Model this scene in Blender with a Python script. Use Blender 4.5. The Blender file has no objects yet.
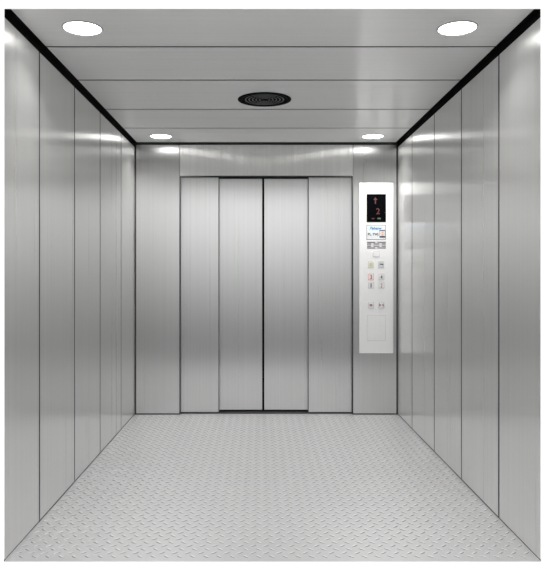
import bpy, bmesh, math
from mathutils import Vector, Matrix

# ------------------------------------------------------------------ scale
F = 650.0                      # focal length in pixels (547 px wide frame)
ZF = 2.83                      # camera to the open front of the car
W, H, D = 2.334, 2.4065, 2.933   # clear width, height, depth of the car
HW = W / 2
CX, CZ = -0.053, 1.258         # camera
S = bpy.context.scene
COL = S.collection


# ------------------------------------------------------------------ helpers
def box(bm, x0, x1, y0, y1, z0, z1, move=None):
    """axis aligned box; move = {(ix,iy,iz): (dx,dy,dz)} shifts single corners"""
    vs = {}
    for ix, x in ((0, x0), (1, x1)):
        for iy, y in ((0, y0), (1, y1)):
            for iz, z in ((0, z0), (1, z1)):
                d = (move or {}).get((ix, iy, iz), (0, 0, 0))
                vs[ix, iy, iz] = bm.verts.new((x + d[0], y + d[1], z + d[2]))
    q = lambda *k: bm.faces.new([vs[i] for i in k])
    q((0, 0, 0), (0, 0, 1), (0, 1, 1), (0, 1, 0))
    q((1, 0, 0), (1, 1, 0), (1, 1, 1), (1, 0, 1))
    q((0, 0, 0), (1, 0, 0), (1, 0, 1), (0, 0, 1))
    q((0, 1, 0), (0, 1, 1), (1, 1, 1), (1, 1, 0))
    q((0, 0, 0), (0, 1, 0), (1, 1, 0), (1, 0, 0))
    q((0, 0, 1), (1, 0, 1), (1, 1, 1), (0, 1, 1))
    return bm


def new():
    return bmesh.new()


def bevel(bm, w, seg=1):
    bmesh.ops.bevel(bm, geom=list(bm.edges), offset=w, segments=seg, affect='EDGES', profile=0.5)
    return bm


def prism_xz(bm, pts, y0, y1):
    """extrude an outline given in x,z from y0 (towards the viewer) to y1"""
    a = [bm.verts.new((x, y0, z)) for x, z in pts]
    b = [bm.verts.new((x, y1, z)) for x, z in pts]
    n = len(pts)
    bm.faces.new(a)
    bm.faces.new(b[::-1])
    for i in range(n):
        j = (i + 1) % n
        bm.faces.new((a[i], b[i], b[j], a[j]))
    bmesh.ops.recalc_face_normals(bm, faces=bm.faces)
    return bm


def rrect(x0, x1, z0, z1, r, seg=4):
    pts = []
    for cx, cz, a0 in ((x1 - r, z1 - r, 0), (x0 + r, z1 - r, 90), (x0 + r, z0 + r, 180), (x1 - r, z0 + r, 270)):
        for k in range(seg + 1):
            a = math.radians(a0 + 90 * k / seg)
            pts.append((cx + r * math.cos(a), cz + r * math.sin(a)))
    return pts


def lathe(bm, prof, cx, cy, n=64):
    """revolve (r, z) profile about the vertical through cx, cy"""
    rings = []
    for r, z in prof:
        if r < 1e-6:
            rings.append([bm.verts.new((cx, cy, z))])
        else:
            rings.append([bm.verts.new((cx + r * math.cos(2 * math.pi * k / n), cy + r * math.sin(2 * math.pi * k / n), z)) for k in range(n)])
    for a, b in zip(rings, rings[1:]):
        for k in range(n):
            j = (k + 1) % n
            if len(a) == 1 and len(b) == 1:
                continue
            if len(a) == 1:
                bm.faces.new((a[0], b[j], b[k]))
            elif len(b) == 1:
                bm.faces.new((a[k], a[j], b[0]))
            else:
                bm.faces.new((a[k], a[j], b[j], b[k]))
    bmesh.ops.recalc_face_normals(bm, faces=bm.faces)
    return bm


def obj(name, bm, m, parent=None, smooth=False, label=None):
    me = bpy.data.meshes.new(name)
    off = Vector((0, 0, 0))
    p = parent
    while p is not None:
        off += p.location
        p = p.parent
    bm.transform(Matrix.Translation(-off))
    bm.to_mesh(me)
    bm.free()
    me.materials.append(m)
    if smooth:
        for pl in me.polygons:
            pl.use_smooth = True
    o = bpy.data.objects.new(name, me)
    COL.objects.link(o)
    if parent is not None:
        o.parent = parent
    if label:
        o['label'] = label
    return o


def thing(name, label, cat, loc, group=None):
    o = bpy.data.objects.new(name, None)
    o.empty_display_size = 0.05
    COL.objects.link(o)
    o.location = loc
    o['label'] = label
    o['category'] = cat
    if group:
        o['group'] = group
    return o


def struct(name, bm, m, label, cat, smooth=False):
    o = obj(name, bm, m, smooth=smooth)
    o['kind'] = 'structure'
    o['label'] = label
    o['category'] = cat
    return o


# ------------------------------------------------------------------ materials
def base(name):
    m = bpy.data.materials.new(name)
    m.use_nodes = True
    return m, m.node_tree, m.node_tree.nodes['Principled BSDF']


def plain(name, col, rough=0.5, metal=0.0, emit=None, strength=0.0, coat=0.0):
    m, nt, b = base(name)
    b.inputs['Base Color'].default_value = (*col, 1)
    b.inputs['Roughness'].default_value = rough
    b.inputs['Metallic'].default_value = metal
    b.inputs['Coat Weight'].default_value = coat
    if emit:
        b.inputs['Emission Color'].default_value = (*emit, 1)
        b.inputs['Emission Strength'].default_value = strength
    # faint, even grain so no surface is perfectly uniform
    n = nt.nodes.new('ShaderNodeTexNoise')
    n.inputs['Scale'].default_value = 60
    mr = nt.nodes.new('ShaderNodeMapRange')
    mr.inputs['To Min'].default_value = max(0.02, rough - 0.04)
    mr.inputs['To Max'].default_value = rough + 0.04
    tc = nt.nodes.new('ShaderNodeTexCoord')
    nt.links.new(tc.outputs['Object'], n.inputs['Vector'])
    nt.links.new(n.outputs['Fac'], mr.inputs['Value'])
    nt.links.new(mr.outputs['Result'], b.inputs['Roughness'])
    return m


def brushed(name, col, tangent, scale, rough, aniso, metal=1.0, vary=0.05):
    """hairline steel: grooves run along the axis with the small scale, the gloss spreads along tangent"""
    m, nt, b = base(name)
    L = nt.links
    tc = nt.nodes.new('ShaderNodeTexCoord')
    mp = nt.nodes.new('ShaderNodeMapping')
    mp.inputs['Scale'].default_value = scale
    L.new(tc.outputs['Object'], mp.inputs['Vector'])
    n = nt.nodes.new('ShaderNodeTexNoise')
    n.inputs['Scale'].default_value = 1.0
    n.inputs['Detail'].default_value = 5
    n.inputs['Roughness'].default_value = 0.6
    L.new(mp.outputs['Vector'], n.inputs['Vector'])
    mr = nt.nodes.new('ShaderNodeMapRange')
    mr.inputs['From Min'].default_value = 0.3
    mr.inputs['From Max'].default_value = 0.7
    mr.inputs['To Min'].default_value = 1 - vary
    mr.inputs['To Max'].default_value = 1 + vary
    L.new(n.outputs['Fac'], mr.inputs['Value'])
    mul = nt.nodes.new('ShaderNodeVectorMath')
    mul.operation = 'SCALE'
    mul.inputs[0].default_value = col
    L.new(mr.outputs['Result'], mul.inputs['Scale'])
    L.new(mul.outputs['Vector'], b.inputs['Base Color'])
    rr = nt.nodes.new('ShaderNodeMapRange')
    rr.inputs['From Min'].default_value = 0.3
    rr.inputs['From Max'].default_value = 0.7
    rr.inputs['To Min'].default_value = rough - 0.008
    rr.inputs['To Max'].default_value = rough + 0.008
    L.new(n.outputs['Fac'], rr.inputs['Value'])
    L.new(rr.outputs['Result'], b.inputs['Roughness'])
    b.inputs['Metallic'].default_value = metal
    b.inputs['Anisotropic'].default_value = aniso
    t = nt.nodes.new('ShaderNodeCombineXYZ')
    for k in range(3):
        t.inputs[k].default_value = tangent[k]
    L.new(t.outputs['Vector'], b.inputs['Tangent'])
    return m


def hairline(m, k):
    """coarse vertical grinding: every half-millimetre groove leans a little to the left or right"""
    nt = m.node_tree
    L = nt.links
    tc = nt.nodes.new('ShaderNodeTexCoord')
    sp = nt.nodes.new('ShaderNodeSeparateXYZ')
    L.new(tc.outputs['Object'], sp.inputs[0])
    mu = nt.nodes.new('ShaderNodeMath')
    mu.operation = 'MULTIPLY'
    mu.inputs[1].default_value = 2000
    L.new(sp.outputs['X'], mu.inputs[0])
    fl = nt.nodes.new('ShaderNodeMath')
    fl.operation = 'FLOOR'
    L.new(mu.outputs[0], fl.inputs[0])
    wn = nt.nodes.new('ShaderNodeTexWhiteNoise')
    wn.noise_dimensions = '1D'
    L.new(fl.outputs[0], wn.inputs['W'])
    mr = nt.nodes.new('ShaderNodeMapRange')
    mr.inputs['To Min'].default_value = -k
    mr.inputs['To Max'].default_value = k
    L.new(wn.outputs['Value'], mr.inputs['Value'])
    cx = nt.nodes.new('ShaderNodeCombineXYZ')
    L.new(mr.outputs['Result'], cx.inputs[0])
    ge = nt.nodes.new('ShaderNodeNewGeometry')
    ad = nt.nodes.new('ShaderNodeVectorMath')
    L.new(ge.outputs['Normal'], ad.inputs[0])
    L.new(cx.outputs[0], ad.inputs[1])
    no = nt.nodes.new('ShaderNodeVectorMath')
    no.operation = 'NORMALIZE'
    L.new(ad.outputs[0], no.inputs[0])
    L.new(no.outputs[0], nt.nodes['Principled BSDF'].inputs['Normal'])


HAIR = 0.7
STEEL = (0.67, 0.67, 0.66)
M_side = brushed('brushed_steel_side', (0.85, 0.85, 0.84), (0, 1, 0), (1, 34, 0.12), 0.28, 0.88, metal=0.93, vary=0.035)
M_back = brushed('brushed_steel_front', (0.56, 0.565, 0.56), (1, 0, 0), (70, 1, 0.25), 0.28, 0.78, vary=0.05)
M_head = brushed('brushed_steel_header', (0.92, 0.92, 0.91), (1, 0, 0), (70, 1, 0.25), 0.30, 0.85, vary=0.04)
hairline(M_head, HAIR)
M_ceil = brushed('brushed_steel_ceiling', (0.97, 0.97, 0.965), (0, 1, 0), (0.6, 70, 1), 0.34, 0.80, metal=0.72, vary=0.03)
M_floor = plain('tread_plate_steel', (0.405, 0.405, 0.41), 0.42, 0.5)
M_lug_shade = plain('shaded_lug_flank_steel', (0.14, 0.14, 0.14), 0.42, 0.6)  # dark flank colour stands in for the shaded sides of the lugs
M_crest_light = plain('lit_lug_crest_steel', (0.60, 0.60, 0.60), 0.35, 0.7)  # lighter crest colour paints the light caught along each ridge
M_black = plain('black_rubber_trim', (0.004, 0.004, 0.004), 0.7)
M_black.node_tree.nodes['Principled BSDF'].inputs['Specular IOR Level'].default_value = 0.03
M_joint = plain('dark_joint_filler', (0.03, 0.03, 0.03), 0.7)
M_leaf_shade = plain('grey_leaf_shade', (0.10, 0.10, 0.10), 0.6)  # shade line between overlapping leaves, put into the colour
M_vent = plain('black_vent_plastic', (0.003, 0.0035, 0.004), 0.6)
M_vent.node_tree.nodes['Principled BSDF'].inputs['Specular IOR Level'].default_value = 0.03
M_ventring = plain('dark_grey_vent_ring', (0.10, 0.105, 0.11), 0.35)
M_lamp = plain('lit_opal_lens', (0.9, 0.9, 0.9), 0.4, emit=(1, 0.99, 0.97), strength=10)
M_ring = plain('white_lamp_ring', (0.55, 0.55, 0.55), 0.35)
M_face = brushed('satin_light_steel', (0.86, 0.86, 0.855), (1, 0, 0), (160, 1, 1.5), 0.32, 0.5, metal=0.6, vary=0.015)
M_glass = plain('black_display_glass', (0.0015, 0.0015, 0.002), 0.12)
M_glass.node_tree.nodes['Principled BSDF'].inputs['Specular IOR Level'].default_value = 0.02
M_red = plain('red_led_segment', (0.03, 0.003, 0.004), 0.5, emit=(1.0, 0.16, 0.18), strength=0.035)
M_grn = plain('green_led_segment', (0.04, 0.06, 0.04), 0.5, emit=(0.45, 0.6, 0.45), strength=0.035)
M_plate = plain('white_name_plate', (0.54, 0.555, 0.57), 0.5)
M_pblue = plain('pale_blue_print', (0.46, 0.55, 0.66), 0.5)
M_blue = plain('blue_grey_print', (0.06, 0.12, 0.25), 0.5)
M_brown = plain('brown_grey_print', (0.05, 0.04, 0.03), 0.5)
M_dark = plain('dark_grey_print', (0.03, 0.03, 0.035), 0.5)
M_orange = plain('orange_print', (0.5, 0.25, 0.16), 0.5)
M_grey = plain('grey_grille', (0.10, 0.10, 0.10), 0.5)
M_btn = plain('satin_button_cap', (0.66, 0.66, 0.67), 0.45)
M_btng = plain('grey_button_cap', (0.50, 0.50, 0.51), 0.45)
M_btny = plain('pale_yellow_button_cap', (0.56, 0.56, 0.42), 0.45)
M_bell = plain('grey_bell_print', (0.42, 0.42, 0.33), 0.5)
M_lit = plain('red_lit_button_rim', (0.55, 0.18, 0.14), 0.5, emit=(1.0, 0.25, 0.2), strength=0.18)
M_dred = plain('dark_red_print', (0.22, 0.03, 0.025), 0.5)
M_line = plain('shadow_joint_grey', (0.58, 0.58, 0.57), 0.6)

# ------------------------------------------------------------------ floor
T = 0.010                       # panel thickness


def lug(V, Fc, cx, cy, ang, ln=0.0430, wd=0.0150, h=0.0032):
    c, s = math.cos(ang), math.sin(ang)
    P = lambda u, v, z: V.append((cx + u * c - v * s, cy + u * s + v * c, z))
    i = len(V)
    n = 7
    for k in range(n):                       # lens shaped foot, mid height and crest
        t = -1 + 2 * k / (n - 1)
        w = wd / 2 * (1 - t * t)
        P(t * ln / 2, -w, -0.0002)
        P(t * ln / 2 * 0.97, -w * 0.55, h * 0.80 * (1 - abs(t) ** 3))
        P(t * ln / 2 * 0.95, 0, h * (1 - abs(t) ** 3))
        P(t * ln / 2 * 0.97, w * 0.55, h * 0.80 * (1 - abs(t) ** 3))
        P(t * ln / 2, w, -0.0002)
    for k in range(n - 1):
        for j in range(4):
            a = i + k * 5 + j
            Fc.append((a, a + 5, a + 6, a + 1))
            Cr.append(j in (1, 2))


bm = new()
fx = HW + 0.011
fl_mv = {(0, 0, 0): (0, 0.05, 0), (1, 0, 0): (0, 0.05, 0), (0, 0, 1): (0.011, 0, 0), (1, 0, 1): (-0.011, 0, 0)}
box(bm, -fx, fx, 0, D + 0.16, -0.012, 0, fl_mv)
me = bpy.data.meshes.new('t')
V, Fc, Cr = [], [], []
PX, PY = 0.0585, 0.0755
nx, ny = int(W / PX), int(D / PY)
ox, oy = -nx * PX / 2, 0.012
for i in range(nx + 1):
    for j in range(ny + 1):
        for (dx, dy, a) in ((0, 0, 38), (0.5, 0.5, -42)):
            x, y = ox + (i + dx) * PX, oy + (j + dy) * PY
            if abs(x) < HW - 0.018 and 0.016 < y < D - 0.016:
                lug(V, Fc, x, y, math.radians(a))
me.from_pydata(V, [], Fc)
me.update()
bm.from_mesh(me)
bpy.data.meshes.remove(me)
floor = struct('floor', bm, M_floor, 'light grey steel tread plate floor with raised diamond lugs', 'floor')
floor.data.materials.append(M_lug_shade)
floor.data.materials.append(M_crest_light)
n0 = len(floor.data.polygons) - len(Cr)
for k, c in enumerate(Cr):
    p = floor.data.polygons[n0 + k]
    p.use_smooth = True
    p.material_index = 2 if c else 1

# ------------------------------------------------------------------ side walls
GAP = 0.018
LS = [0.450, 1.070, 1.692, 2.374]
RS = [0.495, 1.114, 1.729, 2.397]
ZT = H - 0.036                   # steel stops under the black cove trim
ZB = 0.008                       # and just above the floor


def side_wall(sgn, seams, name, label):
    bm = new()
    xi = HW * sgn

    def bx(y0, y1, z0, z1, d0, d1, m=None):
        a, b = sgn * (HW + d0), sgn * (HW + d1)
        if a < b:
            mv = None if m is None else {(1, 0, 0): m, (1, 0, 1): m}
            box(bm_, a, b, y0, y1, z0, z1, mv)
        else:
            mv = None if m is None else {(0, 0, 0): m, (0, 0, 1): m}
            box(bm_, b, a, y0, y1, z0, z1, mv)
    bm_ = bm
    bx(0.06, D + 0.16, 0.0, H + 0.012, T + 0.0005, T + 0.006)          # backing sheet
    for s in seams:                                                      # joint strips between the panels
        bx(s - GAP / 2 - 0.001, s + GAP / 2 + 0.001, ZB, ZT, 0.0015, T + 0.0005)
    bx(0.0, D, 0.0, ZB, 0.002, T + 0.0005, (0, 0.05, 0))              # foot strip
    bmesh.ops.recalc_face_normals(bm, faces=bm.faces)
    root = struct(name, bm, M_joint, label, 'wall')
    ed = [0.0] + seams + [D + 0.0]
    for k in range(len(ed) - 1):
        y0 = ed[k] + (GAP / 2 if k else 0)
        y1 = ed[k + 1] - (GAP / 2 if k < len(ed) - 2 else 0)
        bm_ = new()
        bx(y0, y1, ZB, ZT, 0.0, T, (0, 0.045, 0) if k == 0 else None)
        bmesh.ops.recalc_face_normals(bm_, faces=bm_.faces)
        obj('wall_panel', bm_, M_side, root)
    return root


side_wall(-1, LS, 'wall_left', 'left brushed steel wall of tall vertical panels with dark joints')
side_wall(1, RS, 'wall_right', 'right brushed steel wall of tall vertical panels beside the control panel')

# black cove trims along the top of the side walls
for sgn, nm, lab in ((-1, 'trim_1', 'black trim strip where the left wall meets the ceiling'),
                     (1, 'trim_2', 'black trim strip where the right wall meets the ceiling')):
    bm = new()
    a, b = sgn * HW, sgn * (HW + T)
    m = (0, 0.045, 0)
    mv = {(1, 0, 0): m, (1, 0, 1): m} if sgn > 0 else {(0, 0, 0): m, (0, 0, 1): m}
    box(bm, min(a, b), max(a, b), 0, D, ZT, H, mv)
    a, b = sgn * (HW - 0.027), sgn * HW
    mv = {(0, 0, 1): (0, 0.045, 0), (1, 0, 1): (0, 0.045, 0)}
    box(bm, min(a, b), max(a, b), 0, D, H, H + T, mv)
    bmesh.ops.recalc_face_normals(bm, faces=bm.faces)
    struct(nm, bm, M_black, lab, 'trim')

# ------------------------------------------------------------------ ceiling
CS = [0.475, 1.047, 1.740, 2.335]
CE = D - 0.048
cw = HW - 0.027
bm = new()
box(bm, -HW - 0.016, HW + 0.016, 0.06, D + 0.16, H + T + 0.0005, H + T + 0.006)
for s in CS:
    box(bm, -cw, cw, s - GAP / 2 - 0.001, s + GAP / 2 + 0.001, H + 0.0015, H + T + 0.0005)
ceiling = struct('ceiling', bm, M_joint, 'brushed steel ceiling of wide cross panels with round lights', 'ceiling')
ed = [0.0] + CS + [CE]
for k in range(len(ed) - 1):
    bm = new()
    y0 = ed[k] + (GAP / 2 if k else 0)
    y1 = ed[k + 1] - (GAP / 2 if k < len(ed) - 2 else 0)
    box(bm, -cw, cw, y0, y1, H, H + T, {(0, 0, 1): (0, 0.045, 0), (1, 0, 1): (0, 0.045, 0)} if k == 0 else None)
    obj('ceiling_panel', bm, M_ceil, ceiling)

# dark shadow strip between ceiling and back wall
bm = new()
box(bm, -cw, cw, CE, D + 0.03, H + 0.002, H + T)
box(bm, -HW + 0.012, HW - 0.012, D + 0.002, D + 0.03, H - 0.015, H + 0.002)
struct('trim_3', bm, M_joint, 'dark grey strip between the ceiling and the back wall', 'trim')

# ------------------------------------------------------------------ back wall
JL, JR = -0.767, 0.767           # door opening
ZH = 2.115                       # underside of the header
bm = new()
box(bm, -HW - 0.016, HW + 0.016, D + 0.150, D + 0.160, 0, H + 0.012)             # dark sheet behind the doors
for s in (-1, 1):                                                                 # corner posts
    a, b = s * (HW - 0.016), s * (HW + T)
    box(bm, min(a, b), max(a, b), D + 0.003, D + 0.030, 0, H - 0.015)
    a, b = s * (HW - 0.016), s * 0.767                                            # foot strip under the returns
    box(bm, min(a, b), max(a, b), D + 0.003, D + 0.030, 0, 0.010)
wall_back = struct('wall_back', bm, M_joint, 'back wall of brushed steel panels around the sliding doors', 'wall')
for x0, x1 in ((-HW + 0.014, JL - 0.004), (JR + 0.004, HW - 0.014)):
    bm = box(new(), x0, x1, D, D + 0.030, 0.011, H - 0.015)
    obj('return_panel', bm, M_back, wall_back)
bm = box(new(), JL, JR, D, D + 0.030, ZH + 0.003, H - 0.015)
obj('header_panel', bm, M_head, wall_back)
for x0, x1 in ((JL - 0.004, JL + 0.004), (JR - 0.004, JR + 0.004)):
    obj('jamb_shade', box(new(), x0, x1, D + 0.003, D + 0.032, 0.011, ZH), M_joint, wall_back, label='dark strip')  # dark strip added to shade the jamb reveal
obj('head_shade', box(new(), JL + 0.004, JR - 0.004, D + 0.002, D + 0.034, ZH - 0.006, ZH + 0.003), M_joint, wall_back, label='dark strip')  # added dark strip, deepens the shade under the header

# ------------------------------------------------------------------ sliding doors
EL, EC, ER = -0.4216, -0.0265, 0.374
yo, yi = D + 0.036, D + 0.078    # the outer leaves slide in front of the inner ones


def leaf(name, x0, x1, y, z0, z1, label, edge_strips):
    bm = box(new(), x0, x1, y, y + 0.030, z0, z1)
    bevel(bm, 0.0015)
    r = struct(name, bm, M_back, label, 'door')
    for a, b in edge_strips:
        obj('edge_seal_or_shade', box(new(), a, b, y + 0.001, y + 0.029, z0, z1), M_leaf_shade if b - a < 0.007 else M_black, r, label='black strip')  # thin grey ones add the shade line between leaves; black ones are seals
    return r


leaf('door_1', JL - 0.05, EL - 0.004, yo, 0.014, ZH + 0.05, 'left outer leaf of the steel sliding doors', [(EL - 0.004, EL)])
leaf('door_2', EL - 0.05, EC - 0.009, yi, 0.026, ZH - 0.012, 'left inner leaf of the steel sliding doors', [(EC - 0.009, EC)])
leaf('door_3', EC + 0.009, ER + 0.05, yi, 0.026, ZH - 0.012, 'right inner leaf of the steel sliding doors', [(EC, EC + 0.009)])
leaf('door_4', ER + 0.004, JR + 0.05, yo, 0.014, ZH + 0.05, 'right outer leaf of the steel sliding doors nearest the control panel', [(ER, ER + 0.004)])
bm = new()
box(bm, JL + 0.004, JR - 0.004, D + 0.034, D + 0.112, 0.0005, 0.008)
struct('trim_4', bm, M_joint, 'dark sill groove under the sliding doors', 'trim')

# ------------------------------------------------------------------ downlights


LAMP_W, LAMP_SPREAD = 12, 118


def downlight(x, y, label):
    t = thing('downlight', label, 'ceiling light', (x, y, H), 'round white downlights in the ceiling')
    obj('trim_ring', lathe(new(), [(0.086, H), (0.086, H - 0.003), (0.089, H - 0.005), (0.093, H - 0.0035), (0.0945, H)], x, y), M_ring, t, True)
    obj('lens', lathe(new(), [(0, H - 0.0042), (0.06, H - 0.004), (0.082, H - 0.0028), (0.086, H - 0.001)], x, y), M_lamp, t, True, label='glowing white lens')
    ld = bpy.data.lights.new('downlight_lamp', 'AREA')     # the lamp behind that lens
    ld.shape = 'DISK'
    ld.size = 0.16
    ld.energy = LAMP_W
    ld.spread = math.radians(LAMP_SPREAD)
    ld.color = (1, 0.99, 0.975)
    lo = bpy.data.objects.new('downlight_lamp', ld)
    COL.objects.link(lo)
    lo.parent = t
    lo.location = (0, 0, -0.0060)


downlight(-0.888, 0.222, 'round white downlight on the ceiling panel at the open front, on the left-hand side')
downlight(0.872, 0.222, 'round white downlight on the ceiling panel at the open front, on the right-hand side')
downlight(-0.890, 2.64, 'round white downlight on the narrow ceiling strip nearest the doors, on the left-hand side')
downlight(0.893, 2.64, 'round white downlight on the narrow ceiling strip nearest the doors, above the control panel')

# ------------------------------------------------------------------ vent
vx, vy = -0.025, 1.478
vent = thing('fan_vent', 'round black fan vent with concentric rings in the middle of the ceiling', 'vent', (vx, vy, H))
obj('back_plate', lathe(new(), [(0, H - 0.0015), (0.150, H - 0.0015), (0.150, H)], vx, vy), M_black, vent)
obj('flange', lathe(new(), [(0.147, H), (0.146, H - 0.003), (0.152, H - 0.005), (0.170, H - 0.005), (0.177, H - 0.003), (0.177, H)], vx, vy), M_vent, vent, True)
for k, r in enumerate((0.126, 0.103, 0.080, 0.057, 0.034)):
    obj('louvre_ring', lathe(new(), [(r + 0.004, H - 0.0015), (r + 0.003, H - 0.0035), (r, H - 0.0045), (r - 0.003, H - 0.0035), (r - 0.004, H - 0.0015)], vx, vy), M_ventring, vent, True)
for k in range(4):
    bm = box(new(), 0.012, 0.148, -0.004, 0.004, H - 0.004, H - 0.0015)
    bm.transform(Matrix.Translation((vx, vy, 0)) @ Matrix.Rotation(math.radians(45 + 90 * k), 4, 'Z'))
    obj('spoke', bm, M_vent, vent)
obj('hub', lathe(new(), [(0, H - 0.005), (0.012, H - 0.0045), (0.016, H - 0.0015)], vx, vy), M_vent, vent, True)

# ------------------------------------------------------------------ control panel
YP = D - 0.007                   # face of the plate
K = F / (YP + ZF)
X = lambda px: (px - 260.3) / K + CX
Z = lambda py: (272.7 - py) / K + CZ
cp = thing('control_panel', 'tall pale steel lift control panel with black display and buttons right of the doors', 'control panel',
           (X(376.1), D, Z(353)))


def slab(name, px0, px1, py0, py1, y0, y1, m, parent, r=0.0, label=None, smooth=False):
    pts = rrect(X(px0), X(px1), Z(py1), Z(py0), r) if r else [(X(px1), Z(py0)), (X(px0), Z(py0)), (X(px0), Z(py1)), (X(px1), Z(py1))]
    return obj(name, prism_xz(new(), pts, y0, y1), m, parent, smooth, label)


def text_bm(s, px, py, h_px, w_px, y, depth=0.0006, shear=0.0, bold=0.015):
    """lettering as real raised mesh, h_px/w_px = size of its box in photo pixels"""
    cu = bpy.data.curves.new('t', 'FONT')
    cu.body = s
    cu.extrude = 0.05
    cu.shear = shear
    cu.offset = bold
    o = bpy.data.objects.new('t', cu)
    COL.objects.link(o)
    dg = bpy.context.evaluated_depsgraph_get()
    me = bpy.data.meshes.new_from_object(o.evaluated_get(dg))
    xs = [v.co.x for v in me.vertices]
    ys = [v.co.y for v in me.vertices]
    cx, cy = (min(xs) + max(xs)) / 2, (min(ys) + max(ys)) / 2
    sx = w_px / K / (max(xs) - min(xs))
    sy = h_px / K / (max(ys) - min(ys))
    bm = new()
    bm.from_mesh(me)
    for v in bm.verts:
        v.co = Vector((X(px) + (v.co.x - cx) * sx, y - depth if v.co.z > 0 else y, Z(py) + (v.co.y - cy) * sy))
    bpy.data.objects.remove(o)
    bpy.data.curves.remove(cu)
    bpy.data.meshes.remove(me)
    bmesh.ops.recalc_face_normals(bm, faces=bm.faces)
    return bm


def poly(name, pts, y0, y1, m, parent, label=None):
    return obj(name, prism_xz(new(), [(X(a), Z(b)) for a, b in pts], y0, y1), m, parent, False, label)


bm = prism_xz(new(), rrect(X(359.2), X(393.3), Z(353.2), Z(182.7), 0.008), YP, D)
fe = [e for e in bm.edges if all(abs(v.co.y - YP) < 1e-6 for v in e.verts)]
bmesh.ops.bevel(bm, geom=fe, offset=0.0004, segments=1, affect='EDGES', profile=0.5)
obj('faceplate', bm, M_face, cp)
bm = lathe(new(), [(0, 0.0012), (0.005, 0.001), (0.006, 0)], 0, 0, 20)
bm.transform(Matrix.Translation((X(388.6), YP, Z(188.2))) @ Matrix.Rotation(math.radians(90), 4, 'X'))
obj('screw', bm, M_btng, cp, True)

# display
dp = slab('display', 366.6, 385.9, 194.1, 222.2, YP - 0.0025, YP + 0.001, M_glass, cp, 0.002, label='black screen with red floor number')
yd = YP - 0.0025
poly('up_arrow', [(375.4, 197.2), (373.2, 200.0), (374.8, 200.0), (374.8, 204.0), (376.0, 204.0), (376.0, 200.0), (377.6, 200.0)], yd - 0.0004, yd, M_red, dp, 'dim red arrow')
obj('floor_number', text_bm('2', 378.0, 211.2, 6.0, 3.8, yd, 0.0004), M_red, dp, label='dim red digit 2')
slab('indicator', 371.6, 374.4, 218.0, 219.2, yd - 0.0004, yd, M_red, dp, label='dim red mark')
slab('indicator', 377.4, 380.6, 217.8, 219.2, yd - 0.0004, yd, M_grn, dp, label='dim green mark')

# name plate
npf = slab('name_plate', 366.5, 385.8, 224.9, 239.8, YP - 0.0012, YP, M_grey, cp, label='white plate with blue and brown print')
yn = YP - 0.0012
slab('plate_field', 367.0, 385.3, 225.4, 239.3, yn - 0.0003, yn, M_plate, npf)
yn -= 0.0003
slab('blue_band', 368.0, 382.0, 226.0, 231.0, yn - 0.0002, yn, M_pblue, npf)
obj('script_logo', text_bm('Pebesw', 375.7, 228.2, 3.0, 12.4, yn - 0.0002, 0.0005, 0.4, 0.03), M_blue, npf, label='blue slanted lettering')
obj('plate_lettering', text_bm('BL. TWJ', 373.1, 234.6, 3.2, 10.4, yn, 0.0005, 0.0, 0.045), M_brown, npf, label='brown lettering')
slab('box_frame', 379.4, 385.3, 230.2, 237.8, yn - 0.0003, yn, M_grey, npf)
slab('box_field', 379.8, 384.9, 231.2, 236.0, yn - 0.0005, yn - 0.0003, M_plate, npf)
slab('box_bar', 379.4, 385.4, 230.1, 231.1, yn - 0.0006, yn - 0.0003, M_dark, npf)
slab('box_bar', 380.0, 384.2, 235.9, 236.9, yn - 0.0006, yn - 0.0003, M_dark, npf)
cxp, czp = 382.4, 233.6
bm = new()
n = 24
ro, ri = 1.9, 1.2
vo = [[bm.verts.new((X(cxp + r * math.cos(2 * math.pi * k / n)), yn - 0.0007, Z(czp + r * math.sin(2 * math.pi * k / n)))) for k in range(n)] for r in (ro, ri)]
for k in range(n):
    bm.faces.new((vo[0][k], vo[0][(k + 1) % n], vo[1][(k + 1) % n], vo[1][k]))
ext = bmesh.ops.extrude_face_region(bm, geom=list(bm.faces))
for v in ext['geom']:
    if isinstance(v, bmesh.types.BMVert):
        v.co.y += 0.0003
bmesh.ops.recalc_face_normals(bm, faces=bm.faces)
obj('ring_symbol', bm, M_orange, npf, label='orange ring')
slab('stroke_symbol', 382.0, 382.8, 232.0, 235.2, yn - 0.0007, yn - 0.0005, M_orange, npf)

# speaker grille: rows of slots
gr = slab('speaker_grille', 366.8, 385.9, 241.4, 248.8, YP - 0.0008, YP, M_btng, cp, label='grey slotted grille')
yg = YP - 0.0008
for y0, spans in ((241.8, ((367.0, 375.2), (377.4, 385.7))),
                  (243.4, ((367.0, 371.2), (373.4, 379.4), (381.6, 385.7))),
                  (245.6, ((367.0, 371.2), (373.4, 379.4), (381.6, 385.7))),
                  (247.4, ((367.0, 375.2), (377.4, 385.7)))):
    for a, b in spans:
        slab('slot', a, b, y0, y0 + 1.15, yg - 0.0002, yg + 0.0003, M_grey, gr, 0.002)

# buttons


def button(px0, px1, py0, py1, cap, label, rim=None):
    b = slab('button', px0, px1, py0, py1, YP - 0.0035, YP, rim or M_btng, cp, 0.004, label)
    slab('cap', px0 + 0.5, px1 - 0.5, py0 + 0.5, py1 - 0.5, YP - 0.0042, YP - 0.0035, cap, b, 0.003)
    return b


yb = YP - 0.0042
b = button(372.8, 379.6, 251.2, 257.0, M_btn, 'plain pale square button')
b = button(368.0, 373.6, 261.0, 268.0, M_btny, 'pale yellow alarm button')
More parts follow.
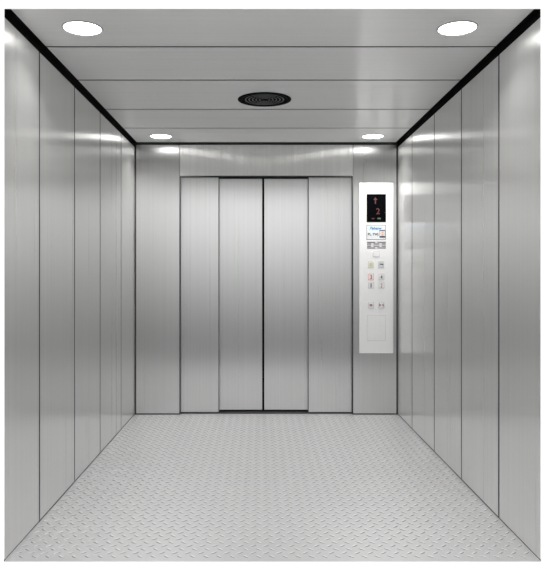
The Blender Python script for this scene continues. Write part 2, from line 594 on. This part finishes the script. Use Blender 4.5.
# bell outline
poly('bell_mark', [(370.8, 262.4), (369.9, 263.4), (369.7, 265.2), (369.1, 266.0), (372.5, 266.0), (371.9, 265.2), (371.7, 263.4)], yb - 0.0003, yb, M_bell, b, 'grey bell')
b = button(378.2, 384.0, 261.0, 268.0, M_btng, 'grey call button')
poly('handset_mark', [(379.6, 264.0), (380.0, 263.6), (382.9, 263.9), (383.2, 264.6), (382.6, 265.3), (381.8, 264.8), (380.4, 264.7)], yb - 0.0003, yb, M_dark, b, 'dark handset')
for s, px, py, cap, ink, rim, lab in (('3', 371.0, 276.8, M_btn, M_dred, M_lit, 'floor button lit red'),
                                      ('4', 381.4, 276.8, M_btn, M_dark, None, 'floor button with dark numeral'),
                                      ('1', 371.0, 285.2, M_btn, M_grey, None, 'floor button with grey numeral'),
                                      ('2', 381.4, 285.2, M_btn, M_dred, None, 'floor button with dark red numeral')):
    b = button(px - 2.9, px + 2.9, py - 3.4, py + 3.4, cap, lab, rim)
    obj('numeral', text_bm(s, px, py + 0.2, 4.4, 2.0 if s != '1' else 1.2, yb, 0.0004), ink, b)
b = button(368.1, 373.9, 301.8, 308.4, M_btn, 'door open button with red arrows')
for sg in (-1, 1):
    poly('arrow_mark', [(371.0 + sg * 1.8, 305.1), (371.0 + sg * 0.15, 303.6), (371.0 + sg * 0.15, 306.6)], yb - 0.0003, yb, M_dred, b, 'dark red arrow')
b = button(378.5, 384.3, 301.8, 308.4, M_btn, 'door close button with red arrows')
for sg in (-1, 1):
    poly('arrow_mark', [(381.4 + sg * 0.4, 305.1), (381.4 + sg * 2.2, 303.5), (381.4 + sg * 2.2, 306.7)], yb - 0.0003, yb, M_dred, b, 'dark red arrow')

# service cover
cv = slab('service_cover', 366.9, 385.6, 315.0, 341.0, YP - 0.0006, YP, M_line, cp, 0.003, label='flush cover with fine grey outline')
slab('cover_plate', 367.4, 385.1, 315.5, 340.5, YP - 0.0010, YP - 0.0006, M_face, cv, 0.002)

# ------------------------------------------------------------------ world, camera, view
ENV_Z0, ENV_Z1, ENV_LO, ENV_HI = -0.13, 0.18, 0.22, 2.5
w = bpy.data.worlds.new('world')
S.world = w
w.use_nodes = True
# white studio backdrop around and behind the car, with an invented bright-to-dim gradient on the open side to shade the doors
nt = w.node_tree
bg = nt.nodes['Background']
tc = nt.nodes.new('ShaderNodeTexCoord')
sp = nt.nodes.new('ShaderNodeSeparateXYZ')
nt.links.new(tc.outputs['Generated'], sp.inputs['Vector'])


def ramp(out, f0, f1, t0, t1):
    r = nt.nodes.new('ShaderNodeMapRange')
    r.interpolation_type = 'SMOOTHSTEP'
    for k, v in zip(('From Min', 'From Max', 'To Min', 'To Max'), (f0, f1, t0, t1)):
        r.inputs[k].default_value = v
    nt.links.new(out, r.inputs['Value'])
    return r.outputs['Result']


elev = ramp(sp.outputs['Z'], ENV_Z0, ENV_Z1, ENV_LO, ENV_HI)
back = ramp(sp.outputs['Y'], -0.35, -0.05, 0.0, 1.0)
mx = nt.nodes.new('ShaderNodeMix')
mx.data_type = 'FLOAT'
nt.links.new(back, mx.inputs[0])
ab = nt.nodes.new('ShaderNodeMath')
ab.operation = 'ABSOLUTE'
nt.links.new(sp.outputs['X'], ab.inputs[0])
side = ramp(ab.outputs[0], 0.02, 0.28, 1.0, 0.62)
ml = nt.nodes.new('ShaderNodeMath')
ml.operation = 'MULTIPLY'
nt.links.new(elev, ml.inputs[0])
nt.links.new(side, ml.inputs[1])
nt.links.new(ml.outputs[0], mx.inputs[2])
mx.inputs[3].default_value = 1.05
nt.links.new(mx.outputs[0], bg.inputs['Strength'])
bg.inputs['Color'].default_value = (1, 1, 1, 1)

cam = bpy.data.cameras.new('camera')
cam.sensor_fit = 'HORIZONTAL'
cam.sensor_width = 36
cam.lens = F / 547 * 36
cam.shift_x = (273.5 - 260.3) / 547
cam.shift_y = -(288 - 272.7) / 547
co = bpy.data.objects.new('camera', cam)
COL.objects.link(co)
co.location = (CX, -ZF, CZ)
co.rotation_euler = (math.radians(90), 0, 0)
S.camera = co

S.view_settings.view_transform = 'Standard'
S.view_settings.look = 'None'
S.view_settings.gamma = 1
S.view_settings.exposure = 0
S.view_settings.use_curve_mapping = False
